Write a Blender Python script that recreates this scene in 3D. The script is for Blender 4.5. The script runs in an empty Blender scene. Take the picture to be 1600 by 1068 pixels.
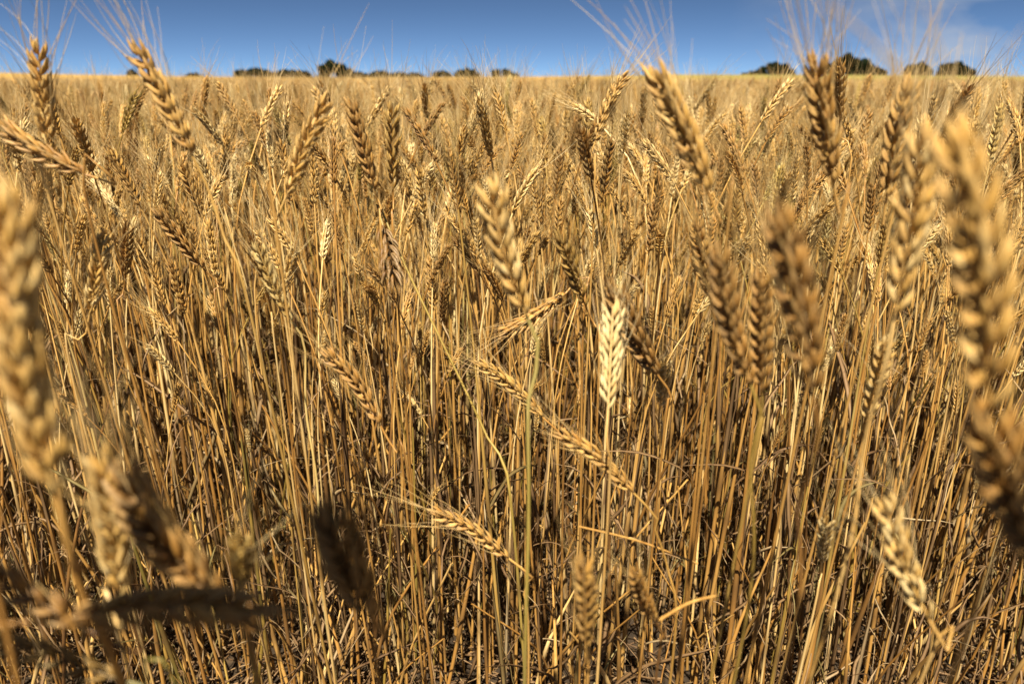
import bpy, math
import numpy as np
from mathutils import Vector

C = bpy.context.scene
COL = C.collection
rad = math.radians
PI = math.pi

# ------------------------------------------------------------------ camera
CAM_Z, PITCH, FPX = 0.90, rad(19.8), 1155.0          # focal length in pixels of the 1600 px wide photograph
cam_d = bpy.data.cameras.new('camera')
cam_d.sensor_width = 36.0
cam_d.lens = FPX / 1600.0 * 36.0
cam_d.clip_start, cam_d.clip_end = 0.01, 6000.0
cam_d.dof.use_dof = True
cam_d.dof.focus_distance = 0.92
cam_d.dof.aperture_fstop = 5.2
cam = bpy.data.objects.new('camera', cam_d)
COL.objects.link(cam)
cam.location = (0, 0, CAM_Z)
cam.rotation_euler = (PI / 2 - PITCH, 0, 0)
C.camera = cam

# ------------------------------------------------------------------ sky, sun, exposure
SUN_EL, SUN_AZ = rad(62), rad(190)                    # azimuth clockwise from +Y: behind the camera, a little to the left
sun_vec = Vector((math.cos(SUN_EL) * math.sin(SUN_AZ), math.cos(SUN_EL) * math.cos(SUN_AZ), math.sin(SUN_EL)))
W = bpy.data.worlds.new('World')
C.world = W
W.use_nodes = True
wn, wl = W.node_tree.nodes, W.node_tree.links
wn.clear()
sky = wn.new('ShaderNodeTexSky')
sky.sky_type = 'NISHITA'
sky.sun_disc = False
sky.sun_elevation = SUN_EL
sky.sun_rotation = SUN_AZ
sky.altitude = 3500
sky.air_density = 0.24
sky.dust_density = 0.0
sky.ozone_density = 1.6
tc = wn.new('ShaderNodeTexCoord')
mp = wn.new('ShaderNodeMapping'); mp.inputs['Scale'].default_value = (5.0, 5.0, 16.0)
nz = wn.new('ShaderNodeTexNoise'); nz.inputs['Scale'].default_value = 1.6; nz.inputs['Detail'].default_value = 6; nz.inputs['Roughness'].default_value = 0.6
cr = wn.new('ShaderNodeValToRGB')
cr.color_ramp.elements[0].position = 0.36; cr.color_ramp.elements[0].color = (0, 0, 0, 1)
cr.color_ramp.elements[1].position = 0.70; cr.color_ramp.elements[1].color = (0.8, 0.8, 0.8, 1)
sx = wn.new('ShaderNodeSeparateXYZ')
mr = wn.new('ShaderNodeMapRange'); mr.inputs['From Min'].default_value = 0.26; mr.inputs['From Max'].default_value = 0.50
mul = wn.new('ShaderNodeMath'); mul.operation = 'MULTIPLY'
mixc = wn.new('ShaderNodeMix'); mixc.data_type = 'RGBA'
mixc.inputs['B'].default_value = (4.6, 4.9, 5.4, 1)
bg = wn.new('ShaderNodeBackground'); bg.inputs['Strength'].default_value = 0.05
wo = wn.new('ShaderNodeOutputWorld')
wl.new(tc.outputs['Generated'], mp.inputs['Vector']); wl.new(mp.outputs[0], nz.inputs['Vector'])
wl.new(nz.outputs[0], cr.inputs[0]); wl.new(tc.outputs['Generated'], sx.inputs[0]); wl.new(sx.outputs[0], mr.inputs['Value'])
wl.new(cr.outputs[0], mul.inputs[0]); wl.new(mr.outputs[0], mul.inputs[1])
wb = wn.new('ShaderNodeMix'); wb.data_type = 'RGBA'; wb.blend_type = 'MULTIPLY'; wb.inputs['Factor'].default_value = 1.0
wb.inputs['B'].default_value = (0.86, 0.98, 0.98, 1)                       # the camera's rendering of a clear sky: a touch less red
wl.new(sky.outputs[0], wb.inputs['A'])
wl.new(mul.outputs[0], mixc.inputs['Factor']); wl.new(wb.outputs['Result'], mixc.inputs['A'])
wl.new(mixc.outputs['Result'], bg.inputs['Color']); wl.new(bg.outputs[0], wo.inputs[0])

sd = bpy.data.lights.new('sun', 'SUN')
sd.energy = 5.0
sd.angle = rad(0.53)
sd.color = (1.0, 0.91, 0.75)
sun = bpy.data.objects.new('sun', sd)
COL.objects.link(sun)
sun.rotation_euler = sun_vec.to_track_quat('Z', 'Y').to_euler()

C.view_settings.view_transform = 'Standard'
C.view_settings.look = 'None'
C.view_settings.exposure = 1.2
C.view_settings.gamma = 1.0
C.render.engine = 'CYCLES'
C.cycles.max_bounces = 7
C.cycles.diffuse_bounces = 1
C.cycles.glossy_bounces = 2
C.cycles.transmission_bounces = 3
C.cycles.transparent_max_bounces = 4
C.cycles.use_denoising = True

# ------------------------------------------------------------------ mesh helpers
def nrm(a):
    return a / np.maximum(np.linalg.norm(a, axis=-1, keepdims=True), 1e-12)

class MB:
    """collects quads with three point attributes: u (along), v (random), k (mask)"""
    def __init__(s):
        s.V, s.F, s.U, s.R, s.K, s.W, s.n = [], [], [], [], [], [], 0
    def add(s, v, f, u, r, k, w):
        s.V.append(v); s.F.append(f + s.n); s.U.append(u); s.R.append(r); s.K.append(k); s.W.append(w); s.n += len(v)
    def tubes(s, paths, radii, ref, sides, var, u=None, k=None):
        paths = np.asarray(paths, float)
        B, N, _ = paths.shape
        radii = np.broadcast_to(np.asarray(radii, float), (B, N, 2))
        T = nrm(np.gradient(paths, axis=1))
        ref = np.broadcast_to(np.asarray(ref, float), (B, 3))[:, None, :]
        Uv = nrm(ref - (ref * T).sum(-1, keepdims=True) * T)
        Vv = np.cross(T, Uv)
        a = np.arange(sides) / sides * 2 * PI
        ca, sa = np.cos(a)[None, None, :, None], np.sin(a)[None, None, :, None]
        P = paths[:, :, None, :] + Uv[:, :, None, :] * ca * radii[:, :, None, 0:1] + Vv[:, :, None, :] * sa * radii[:, :, None, 1:2]
        b, i, j = np.meshgrid(np.arange(B), np.arange(N - 1), np.arange(sides), indexing='ij')
        j2 = (j + 1) % sides
        o = b * N * sides
        F = np.stack([o + i * sides + j, o + i * sides + j2, o + (i + 1) * sides + j2, o + (i + 1) * sides + j], -1).reshape(-1, 4)
        if u is None: u = np.linspace(0, 1, N)
        U = np.broadcast_to(np.asarray(u, float).reshape(-1, N)[:, :, None], (B, N, sides)).reshape(-1)
        R = np.broadcast_to(np.asarray(var, float).reshape(-1, 1, 1), (B, N, sides)).reshape(-1)
        if k is None: k = np.zeros(N)
        K = np.broadcast_to(np.asarray(k, float).reshape(-1, N)[:, :, None], (B, N, sides)).reshape(-1)
        Wd = np.broadcast_to(np.abs(2 * np.arange(sides) / sides - 1)[None, None, :], (B, N, sides)).reshape(-1)
        s.add(P.reshape(-1, 3), F, U, R, K, Wd)
    def data(s):
        if not s.V: return None
        return [np.concatenate(s.V), np.concatenate(s.F), np.concatenate(s.U), np.concatenate(s.R), np.concatenate(s.K), np.concatenate(s.W)]

def mesh_from(name, parts, smooth=True):
    """parts: list of (data, material)"""
    parts = [p for p in parts if p[0] is not None]
    me = bpy.data.meshes.new(name)
    V, F, U, R, K, M, Wd = [], [], [], [], [], [], []
    n = 0
    for i, (d, m) in enumerate(parts):
        V.append(d[0]); F.append(d[1] + n); U.append(d[2]); R.append(d[3]); K.append(d[4]); Wd.append(d[5] if len(d) > 5 else d[4] * 0)
        M.append(np.full(len(d[1]), i)); n += len(d[0]); me.materials.append(m)
    V, F, U, R, K, M, Wd = map(np.concatenate, (V, F, U, R, K, M, Wd))
    me.vertices.add(len(V)); me.vertices.foreach_set('co', V.astype(np.float32).ravel())
    me.loops.add(F.size); me.loops.foreach_set('vertex_index', F.astype(np.int32).ravel())
    me.polygons.add(len(F)); me.polygons.foreach_set('loop_start', (np.arange(len(F)) * 4).astype(np.int32))
    me.polygons.foreach_set('material_index', M.astype(np.int32))
    me.polygons.foreach_set('use_smooth', np.full(len(F), smooth))
    for nm, a in (('u', U), ('v', R), ('k', K), ('w', Wd)):
        me.attributes.new(nm, 'FLOAT', 'POINT').data.foreach_set('value', a.astype(np.float32))
    me.update(calc_edges=True)
    return me

def tag(o, label=None, cat=None, group=None, kind=None):
    if label: o['label'] = label
    if cat: o['category'] = cat
    if group: o['group'] = group
    if kind: o['kind'] = kind
    return o

def link(name, me, parent=None, loc=None):
    o = bpy.data.objects.new(name, me)
    COL.objects.link(o)
    if parent: o.parent = parent
    if loc is not None: o.location = loc
    return o

# ------------------------------------------------------------------ materials
def base_mat(name):
    m = bpy.data.materials.new(name); m.use_nodes = True
    nt = m.node_tree; nt.nodes.clear()
    return m, nt.nodes, nt.links

def attr(nodes, name, typ='GEOMETRY'):
    a = nodes.new('ShaderNodeAttribute'); a.attribute_name = name; a.attribute_type = typ
    return a.outputs['Fac']

def mth(nodes, links, op, a, b=None, c=None, clamp=False):
    n = nodes.new('ShaderNodeMath'); n.operation = op; n.use_clamp = clamp
    for i, x in enumerate((a, b, c)):
        if x is None: continue
        if isinstance(x, (int, float)): n.inputs[i].default_value = x
        else: links.new(x, n.inputs[i])
    return n.outputs[0]

def mixrgb(nodes, links, f, a, b):
    n = nodes.new('ShaderNodeMix'); n.data_type = 'RGBA'
    for nm, x in (('Factor', f), ('A', a), ('B', b)):
        if isinstance(x, (int, float)): n.inputs[nm].default_value = x
        elif isinstance(x, tuple): n.inputs[nm].default_value = x
        else: links.new(x, n.inputs[nm])
    return n.outputs['Result']

def rgb(r, g, b): return (r, g, b, 1.0)

def straw(name, ramp, kcol, rough=0.5, transl=0.15, noise_scale=60, noise_stretch=0.1, w=(0.55, 0.3, 0.3), tipcol=None, tipamt=0.0,
          green=rgb(0.17, 0.19, 0.03), bump=0.25, spec=0.4, ribs=0):
    m, n, l = base_mat(name)
    tint, grn = attr(n, 'tint', 'INSTANCER'), attr(n, 'green', 'INSTANCER')
    u, v, k = attr(n, 'u'), attr(n, 'v'), attr(n, 'k')
    tcn = n.new('ShaderNodeTexCoord')
    mpn = n.new('ShaderNodeMapping'); mpn.inputs['Scale'].default_value = (1, 1, noise_stretch)
    l.new(tcn.outputs['Object'], mpn.inputs['Vector'])
    nzn = n.new('ShaderNodeTexNoise'); nzn.inputs['Scale'].default_value = noise_scale; nzn.inputs['Detail'].default_value = 4; nzn.inputs['Roughness'].default_value = 0.65
    l.new(mpn.outputs[0], nzn.inputs['Vector'])
    f = mth(n, l, 'MULTIPLY', tint, w[0])
    f = mth(n, l, 'MULTIPLY_ADD', v, w[1], f)
    f = mth(n, l, 'MULTIPLY_ADD', mth(n, l, 'SUBTRACT', nzn.outputs[0], 0.5), w[2] * 2.2, f, True)
    r = n.new('ShaderNodeValToRGB')
    els = r.color_ramp.elements
    while len(els) < len(ramp): els.new(0.5)
    for e, (p, c) in zip(els, ramp): e.position = p; e.color = c
    l.new(f, r.inputs[0])
    col = r.outputs[0]
    if tipcol: col = mixrgb(n, l, mth(n, l, 'MULTIPLY', mth(n, l, 'POWER', u, 3.0), tipamt), col, tipcol)
    if ribs:                                                   # papery husk: fine ribs and pale dry margins
        wa = attr(n, 'w')
        rb = mth(n, l, 'MULTIPLY_ADD', mth(n, l, 'SINE', mth(n, l, 'MULTIPLY', wa, ribs)), 0.5, 0.5)
        col = mixrgb(n, l, mth(n, l, 'MULTIPLY', rb, 0.20), col, rgb(0.30, 0.15, 0.04))
        eg = mth(n, l, 'POWER', wa, 5.0)
        col = mixrgb(n, l, mth(n, l, 'MULTIPLY', eg, 0.2), col, rgb(0.80, 0.66, 0.40))
    col = mixrgb(n, l, grn, col, green)
    col = mixrgb(n, l, k, col, kcol)
    p = n.new('ShaderNodeBsdfPrincipled')
    l.new(col, p.inputs['Base Color'])
    p.inputs['Roughness'].default_value = rough
    p.inputs['Specular IOR Level'].default_value = spec
    if bump:
        bn = n.new('ShaderNodeTexNoise'); bn.inputs['Scale'].default_value = 900; bn.inputs['Detail'].default_value = 2
        l.new(mpn.outputs[0], bn.inputs['Vector'])
        bp = n.new('ShaderNodeBump'); bp.inputs['Strength'].default_value = bump; bp.inputs['Distance'].default_value = 0.0006
        l.new(bn.outputs[0], bp.inputs['Height']); l.new(bp.outputs[0], p.inputs['Normal'])
    out = n.new('ShaderNodeOutputMaterial')
    if transl:
        tr = n.new('ShaderNodeBsdfTranslucent'); l.new(col, tr.inputs[0])
        mx = n.new('ShaderNodeMixShader'); mx.inputs[0].default_value = transl
        l.new(p.outputs[0], mx.inputs[1]); l.new(tr.outputs[0], mx.inputs[2]); l.new(mx.outputs[0], out.inputs[0])
    else:
        l.new(p.outputs[0], out.inputs[0])
    return m

STEM = straw('wheat_stem', [(0.0, rgb(0.13, 0.062, 0.020)), (0.3, rgb(0.37, 0.180, 0.040)), (0.6, rgb(0.60, 0.345, 0.095)), (1.0, rgb(0.82, 0.61, 0.28))],
             rgb(0.12, 0.065, 0.025), rough=0.42, transl=0.0, noise_scale=40, noise_stretch=0.12, w=(0.6, 0.4, 0.5), bump=0.15, spec=0.5)
EAR = straw('wheat_ear', [(0.0, rgb(0.14, 0.062, 0.012)), (0.35, rgb(0.42, 0.20, 0.037)), (0.7, rgb(0.66, 0.385, 0.092)), (1.0, rgb(0.86, 0.67, 0.32))],
            rgb(0.16, 0.085, 0.03), rough=0.5, transl=0.07, noise_scale=160, noise_stretch=1.0, w=(0.75, 0.38, 0.3), tipcol=rgb(0.62, 0.44, 0.19), tipamt=0.45, bump=0.45, ribs=42.0)
AWN = straw('wheat_awn', [(0.0, rgb(0.42, 0.25, 0.08)), (0.5, rgb(0.70, 0.47, 0.18)), (1.0, rgb(0.85, 0.68, 0.38))],
            rgb(0.3, 0.2, 0.08), rough=0.4, transl=0.28, noise_scale=30, noise_stretch=1.0, w=(0.5, 0.5, 0.2), bump=0, spec=0.5)
LEAF = straw('dry_leaf', [(0.0, rgb(0.11, 0.056, 0.022)), (0.5, rgb(0.31, 0.185, 0.082)), (1.0, rgb(0.66, 0.51, 0.28))],
             rgb(0.2, 0.12, 0.05), rough=0.6, transl=0.3, noise_scale=70, noise_stretch=0.2, w=(0.4, 0.5, 0.4), bump=0.2)

def soil_mat():
    m, n, l = base_mat('soil')
    tcn = n.new('ShaderNodeTexCoord')
    a = n.new('ShaderNodeTexNoise'); a.inputs['Scale'].default_value = 9; a.inputs['Detail'].default_value = 9; a.inputs['Roughness'].default_value = 0.7
    b = n.new('ShaderNodeTexNoise'); b.inputs['Scale'].default_value = 70; b.inputs['Detail'].default_value = 5
    for x in (a, b): l.new(tcn.outputs['Object'], x.inputs['Vector'])
    f = mth(n, l, 'ADD', mth(n, l, 'MULTIPLY', a.outputs[0], 0.5), mth(n, l, 'MULTIPLY', b.outputs[0], 0.5))
    r = n.new('ShaderNodeValToRGB')
    e = r.color_ramp.elements; e.new(0.5)
    for el, (p, c) in zip(e, [(0.35, rgb(0.016, 0.009, 0.0035)), (0.52, rgb(0.036, 0.021, 0.008)), (0.7, rgb(0.075, 0.045, 0.018))]): el.position = p; el.color = c
    l.new(f, r.inputs[0])
    p = n.new('ShaderNodeBsdfPrincipled'); p.inputs['Roughness'].default_value = 0.95
    l.new(r.outputs[0], p.inputs['Base Color'])
    bp = n.new('ShaderNodeBump'); bp.inputs['Strength'].default_value = 0.8; bp.inputs['Distance'].default_value = 0.02
    l.new(f, bp.inputs['Height']); l.new(bp.outputs[0], p.inputs['Normal'])
    o = n.new('ShaderNodeOutputMaterial'); l.new(p.outputs[0], o.inputs[0])
    return m
SOIL = soil_mat()

def canopy_mat():
    """the crop seen from afar: golden heads, with a greener late-ripening part towards the far right"""
    m, n, l = base_mat('distant_crop')
    tcn = n.new('ShaderNodeTexCoord')
    a = n.new('ShaderNodeTexNoise'); a.inputs['Scale'].default_value = 9; a.inputs['Detail'].default_value = 8; a.inputs['Roughness'].default_value = 0.75
    b = n.new('ShaderNodeTexNoise'); b.inputs['Scale'].default_value = 0.05; b.inputs['Detail'].default_value = 3
    for x in (a, b): l.new(tcn.outputs['Object'], x.inputs['Vector'])
    r = n.new('ShaderNodeValToRGB')
    e = r.color_ramp.elements; e.new(0.5)
    for el, (p, c) in zip(e, [(0.3, rgb(0.27, 0.145, 0.033)), (0.5, rgb(0.43, 0.25, 0.066)), (0.72, rgb(0.57, 0.38, 0.13))]): el.position = p; el.color = c
    l.new(a.outputs[0], r.inputs[0])
    g = attr(n, 'k')
    gf = mth(n, l, 'MULTIPLY', g, mth(n, l, 'MULTIPLY_ADD', b.outputs[0], 0.8, 0.45), None, True)
    col = mixrgb(n, l, gf, r.outputs[0], rgb(0.23, 0.195, 0.05))
    p = n.new('ShaderNodeBsdfPrincipled'); p.inputs['Roughness'].default_value = 0.9; p.inputs['Specular IOR Level'].default_value = 0.1
    l.new(col, p.inputs['Base Color'])
    bp = n.new('ShaderNodeBump'); bp.inputs['Strength'].default_value = 0.7; bp.inputs['Distance'].default_value = 0.05
    l.new(a.outputs[0], bp.inputs['Height']); l.new(bp.outputs[0], p.inputs['Normal'])
    o = n.new('ShaderNodeOutputMaterial'); l.new(p.outputs[0], o.inputs[0])
    return m
CROP = canopy_mat()

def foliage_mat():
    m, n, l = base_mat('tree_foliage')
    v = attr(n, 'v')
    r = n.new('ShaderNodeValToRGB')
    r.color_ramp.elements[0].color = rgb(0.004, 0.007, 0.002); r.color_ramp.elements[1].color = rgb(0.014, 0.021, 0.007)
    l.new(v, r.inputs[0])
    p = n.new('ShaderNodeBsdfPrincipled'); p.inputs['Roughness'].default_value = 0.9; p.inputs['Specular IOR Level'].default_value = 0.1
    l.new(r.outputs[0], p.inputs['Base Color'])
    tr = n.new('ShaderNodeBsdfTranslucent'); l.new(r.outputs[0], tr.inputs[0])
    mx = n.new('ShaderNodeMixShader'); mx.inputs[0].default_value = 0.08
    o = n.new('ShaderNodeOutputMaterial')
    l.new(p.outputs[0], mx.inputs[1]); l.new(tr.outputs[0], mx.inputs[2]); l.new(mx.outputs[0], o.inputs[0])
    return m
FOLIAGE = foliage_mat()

def bark_mat():
    m, n, l = base_mat('tree_bark')
    tcn = n.new('ShaderNodeTexCoord')
    a = n.new('ShaderNodeTexNoise'); a.inputs['Scale'].default_value = 6; a.inputs['Detail'].default_value = 5
    l.new(tcn.outputs['Object'], a.inputs['Vector'])
    p = n.new('ShaderNodeBsdfPrincipled'); p.inputs['Roughness'].default_value = 0.9
    l.new(mixrgb(n, l, a.outputs[0], rgb(0.05, 0.035, 0.025), rgb(0.16, 0.12, 0.09)), p.inputs['Base Color'])
    o = n.new('ShaderNodeOutputMaterial'); l.new(p.outputs[0], o.inputs[0])
    return m
BARK = bark_mat()

# ------------------------------------------------------------------ terrain
RIDGE = 380.0
AZ_PX = [(-200, 112), (0, 114.5), (250, 119), (500, 122), (830, 120), (1060, 116.5), (1250, 117), (1600, 119), (1900, 121)]
def sstep(a, b, x):
    t = np.clip((x - a) / (b - a), 0, 1)
    return t * t * (3 - 2 * t)
def ground_z(x, y):
    x, y = np.asarray(x, float), np.asarray(y, float)
    r = np.hypot(x, y)
    px = 800 + 1155 * np.clip(x / np.maximum(y, 1e-3), -2, 2) / math.cos(PITCH)
    rise = (118.0 - np.interp(px, [a for a, _ in AZ_PX], [b for _, b in AZ_PX])) / 1155.0 * RIDGE * math.cos(PITCH) ** 2
    h = (rise + 0.12) * sstep(40, RIDGE, r)
    h = h - sstep(8, 70, r) * (1 - sstep(110, RIDGE, r)) * (0.35 + 0.75 * sstep(750, 1150, px))
    h = h - 6.0 * sstep(RIDGE * 1.02, RIDGE * 2.2, r)
    return h

def polar_sheet(rs, azs, zfun, kfun=None):
    A, Rr = np.meshgrid(azs, rs)
    X, Y = Rr * np.sin(A), Rr * np.cos(A)
    Z = zfun(X, Y)
    V = np.stack([X, Y, Z], -1).reshape(-1, 3)
    nr, na = len(rs), len(azs)
    i, j = np.meshgrid(np.arange(nr - 1), np.arange(na - 1), indexing='ij')
    F = np.stack([i * na + j, (i + 1) * na + j, (i + 1) * na + j + 1, i * na + j + 1], -1).reshape(-1, 4)[:, ::-1]
    K = (kfun(X, Y) if kfun else np.zeros_like(X)).reshape(-1)
    z = np.zeros(len(V))
    return [V, F, z, z, K]

rng = np.random.default_rng(11)
rs = np.concatenate([[0.0], np.geomspace(0.15, 5000, 170)])
def gz_bumpy(x, y):
    r = np.hypot(x, y)
    return ground_z(x, y) + np.where(r < 12, rng.normal(0, 0.006, x.shape), 0)
g = polar_sheet(rs, np.linspace(-PI, PI, 241), gz_bumpy)
tag(link('ground', mesh_from('ground', [(g, SOIL)])), 'dark brown soil between the roots of the wheat', None, None, 'structure')

# ------------------------------------------------------------------ wheat parts
def spline(ctrl, n):
    """Catmull-Rom through control points, resampled evenly"""
    P = np.asarray(ctrl, float)
    P = np.vstack([2 * P[0] - P[1], P, 2 * P[-1] - P[-2]])
    out = []
    for i in range(1, len(P) - 2):
        t = np.linspace(0, 1, 16, endpoint=False)[:, None]
        a, b, c, d = P[i - 1], P[i], P[i + 1], P[i + 2]
        out.append(0.5 * ((2 * b) + (c - a) * t + (2 * a - 5 * b + 4 * c - d) * t ** 2 + (3 * b - a - 3 * c + d) * t ** 3))
    out.append(P[-2][None])
    P = np.vstack(out)
    s = np.concatenate([[0], np.cumsum(np.linalg.norm(np.diff(P, axis=0), axis=1))])
    q = np.linspace(0, s[-1], n)
    return np.stack([np.interp(q, s, P[:, i]) for i in range(3)], -1)

PROF_HI = (np.array([0, .16, .34, .54, .74, .90, 1.0]), np.array([.45, .88, 1.0, .88, .60, .27, .05]))
PROF_MID = (np.array([0, .3, .68, 1.0]), np.array([.45, 1.0, .75, .06]))

def make_ear(axis, facing, rng, lod=0, nsp=17, fat=1.0, awn=0.06, awn_n=2, awn_keep=1.0, spread=1.0, awn_r=0.00033):
    """axis: points base->tip. Returns (ear data, awns data)"""
    L = np.linalg.norm(np.diff(axis, axis=0), axis=1).sum()
    ear, aw = MB(), MB()
    t = (np.arange(nsp) + 0.35) / nsp * 0.93
    s = np.linspace(0, 1, len(axis))
    pos = np.stack([np.interp(t, s, axis[:, i]) for i in range(3)], -1)
    Tg = nrm(np.gradient(axis, axis=0))
    T = nrm(np.stack([np.interp(t, s, Tg[:, i]) for i in range(3)], -1))
    Fc = nrm(np.asarray(facing, float)[None] - (T * np.asarray(facing, float)[None]).sum(-1, keepdims=True) * T)
    side = np.where(np.arange(nsp) % 2 == 0, 1.0, -1.0)[:, None]
    S = np.cross(T, Fc) * side
    size = np.interp(t, [0, .15, .5, .8, 1], [.72, .95, 1.08, .98, .70]) * fat * L / 0.085
    ear.tubes(axis[None], np.full((1, len(axis), 2), 0.0008 * fat), facing, 4, 0.2)
    paths, radii, refs, vs = [], [], [], []
    apaths, aref, avs, arad = [], [], [], []
    prof = PROF_HI if lod == 0 else PROF_MID
    sides = 7 if lod == 0 else 4
    spv = rng.random(nsp)
    florets = [(-1, 1.0, .30, 0), (1, 1.0, .30, 0), (0, .95, .0, 1)] + ([(-1, .72, .48, 2), (1, .72, .48, 2)] if lod == 0 else [])
    for i in range(nsp):
        last = i == nsp - 1
        a0 = (0.34 if not last else 0.0) * spread + rng.normal(0, 0.085)
        D = T[i] * math.cos(a0) + S[i] * math.sin(a0)
        for j, ls, fan, kind in florets:
            fa = fan * j * (0.85 + 0.3 * rng.random()) * (1.0 if not last else .5) * spread
            if kind != 0 and rng.random() < .07: continue
            d = nrm(D + Fc[i] * fa + rng.normal(0, .055, 3))
            ln = 0.0134 * size[i] * ls * (0.86 + 0.26 * rng.random())
            w = 0.00176 * size[i] * (1.0 if kind < 2 else 0.8) * (0.80 + 0.34 * rng.random())
            b = pos[i] + S[i] * (0.0012 if kind != 1 else 0.0026) * size[i] + Fc[i] * j * (0.0013 if kind < 2 else 0.0021) * size[i]
            if kind == 1: b = b + T[i] * 0.0022 * size[i]
            q = prof[0][:, None]
            outw = nrm(S[i] * 0.7 + Fc[i] * j * 0.9 + 1e-6)
            p = b + d * q * ln + outw * (np.sin(q * PI) * 0.0011 * size[i]) + T[i] * (q ** 2) * 0.0012 * size[i]
            paths.append(p)
            radii.append(np.stack([prof[1] * w * 1.08, prof[1] * w * 0.86], -1))
            refs.append(nrm(np.cross(d, outw) + 1e-9)); vs.append(0.65 * spv[i] + 0.35 * rng.random())
            has = (kind == 0 and awn_n >= 2) or (kind == 1 and (awn_n >= 3 or awn_n == 1))
            if awn > 0 and has and rng.random() < awn_keep:
                al = awn * (0.55 + 0.55 * t[i]) * (0.75 + 0.4 * rng.random())
                d2 = nrm(T[i] * 0.95 + d * 0.55 + rng.normal(0, .25, 3))
                side_v = nrm(rng.normal(0, 1, 3))
                qa = np.linspace(0, 1, 6 if lod == 0 else 4)[:, None]
                ap = p[-1] - d * 0.0006 + (d * 0.35 + d2 * 0.65) * 0 + d2 * qa * al + (d - d2) * (qa * (1 - qa)) * al * 0.5 + side_v * qa ** 2 * al * 0.10
                apaths.append(ap); aref.append(side_v + 0.3); avs.append(rng.random())
    ear.tubes(np.array(paths), np.array(radii), np.array(refs), sides, np.array(vs), prof[0])
    if apaths:
        qa = np.linspace(1, 0.25, len(apaths[0]))
        aw.tubes(np.array(apaths), np.repeat((qa * awn_r)[None, :, None], 2, 2), np.array(aref), 3, np.array(avs))
    return ear.data(), aw.data()

def stem_rad(path, r0, r1, node_at, n):
    u = np.linspace(0, 1, n)
    r = r0 + (r1 - r0) * sstep(0.45, 0.9, u)
    r = r * (1 - 0.10 * sstep(0.0, 0.25, u))
    k = np.zeros(n)
    for a in node_at:
        i = int(round(a * (n - 1)))
        r[i] *= 1.28; k[i] = 0.75
    return u, r, k

def make_stem(path, rng, r0=0.0019, r1=0.0011, nodes=(0.22, 0.5), sides=6):
    n = len(path)
    m = MB()
    u, r, k = stem_rad(path, r0, r1, nodes, n)
    m.tubes(path[None], np.repeat(r[None, :, None], 2, 2), (0.31, 0.95, 0.07), sides, rng.random(), u, k)
    return m.data()

def make_leaf(p0, d0, L, w, rng, n=10, curl=2.2):
    """dry strap leaf: leaves the stem, arches and hangs, twisting"""
    d0 = nrm(np.asarray(d0, float))
    P = [np.asarray(p0, float)]
    d = nrm(d0 * 0.5 + np.array([0, 0, 0.8]))
    turn = rng.uniform(0.15, 0.6) * curl / n
    if rng.random() < .5: d = nrm(d0 * .45 + np.array([0, 0, -0.9])); turn = 0.04
    wob = rng.normal(0, 0.14, 3)
    for i in range(n - 1):
        P.append(P[-1] + d * L / (n - 1))
        d = nrm(d + np.array([0, 0, -turn * 1.3]) + d0 * 0.01 + wob * 0.45 + rng.normal(0, .10, 3))
    P = np.array(P)
    q = np.linspace(0, 1, n)
    prof = np.interp(q, [0, .15, .6, 1], [.45, 1, .8, .05]) * w / 2
    m = MB()
    m.tubes(P[None], np.stack([prof, np.full(n, 0.00016)], -1)[None], nrm(np.array([d0[1], -d0[0], 0.25]) + rng.normal(0, .5, 3)), 4, rng.random(), q)
    return m.data()

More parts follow.
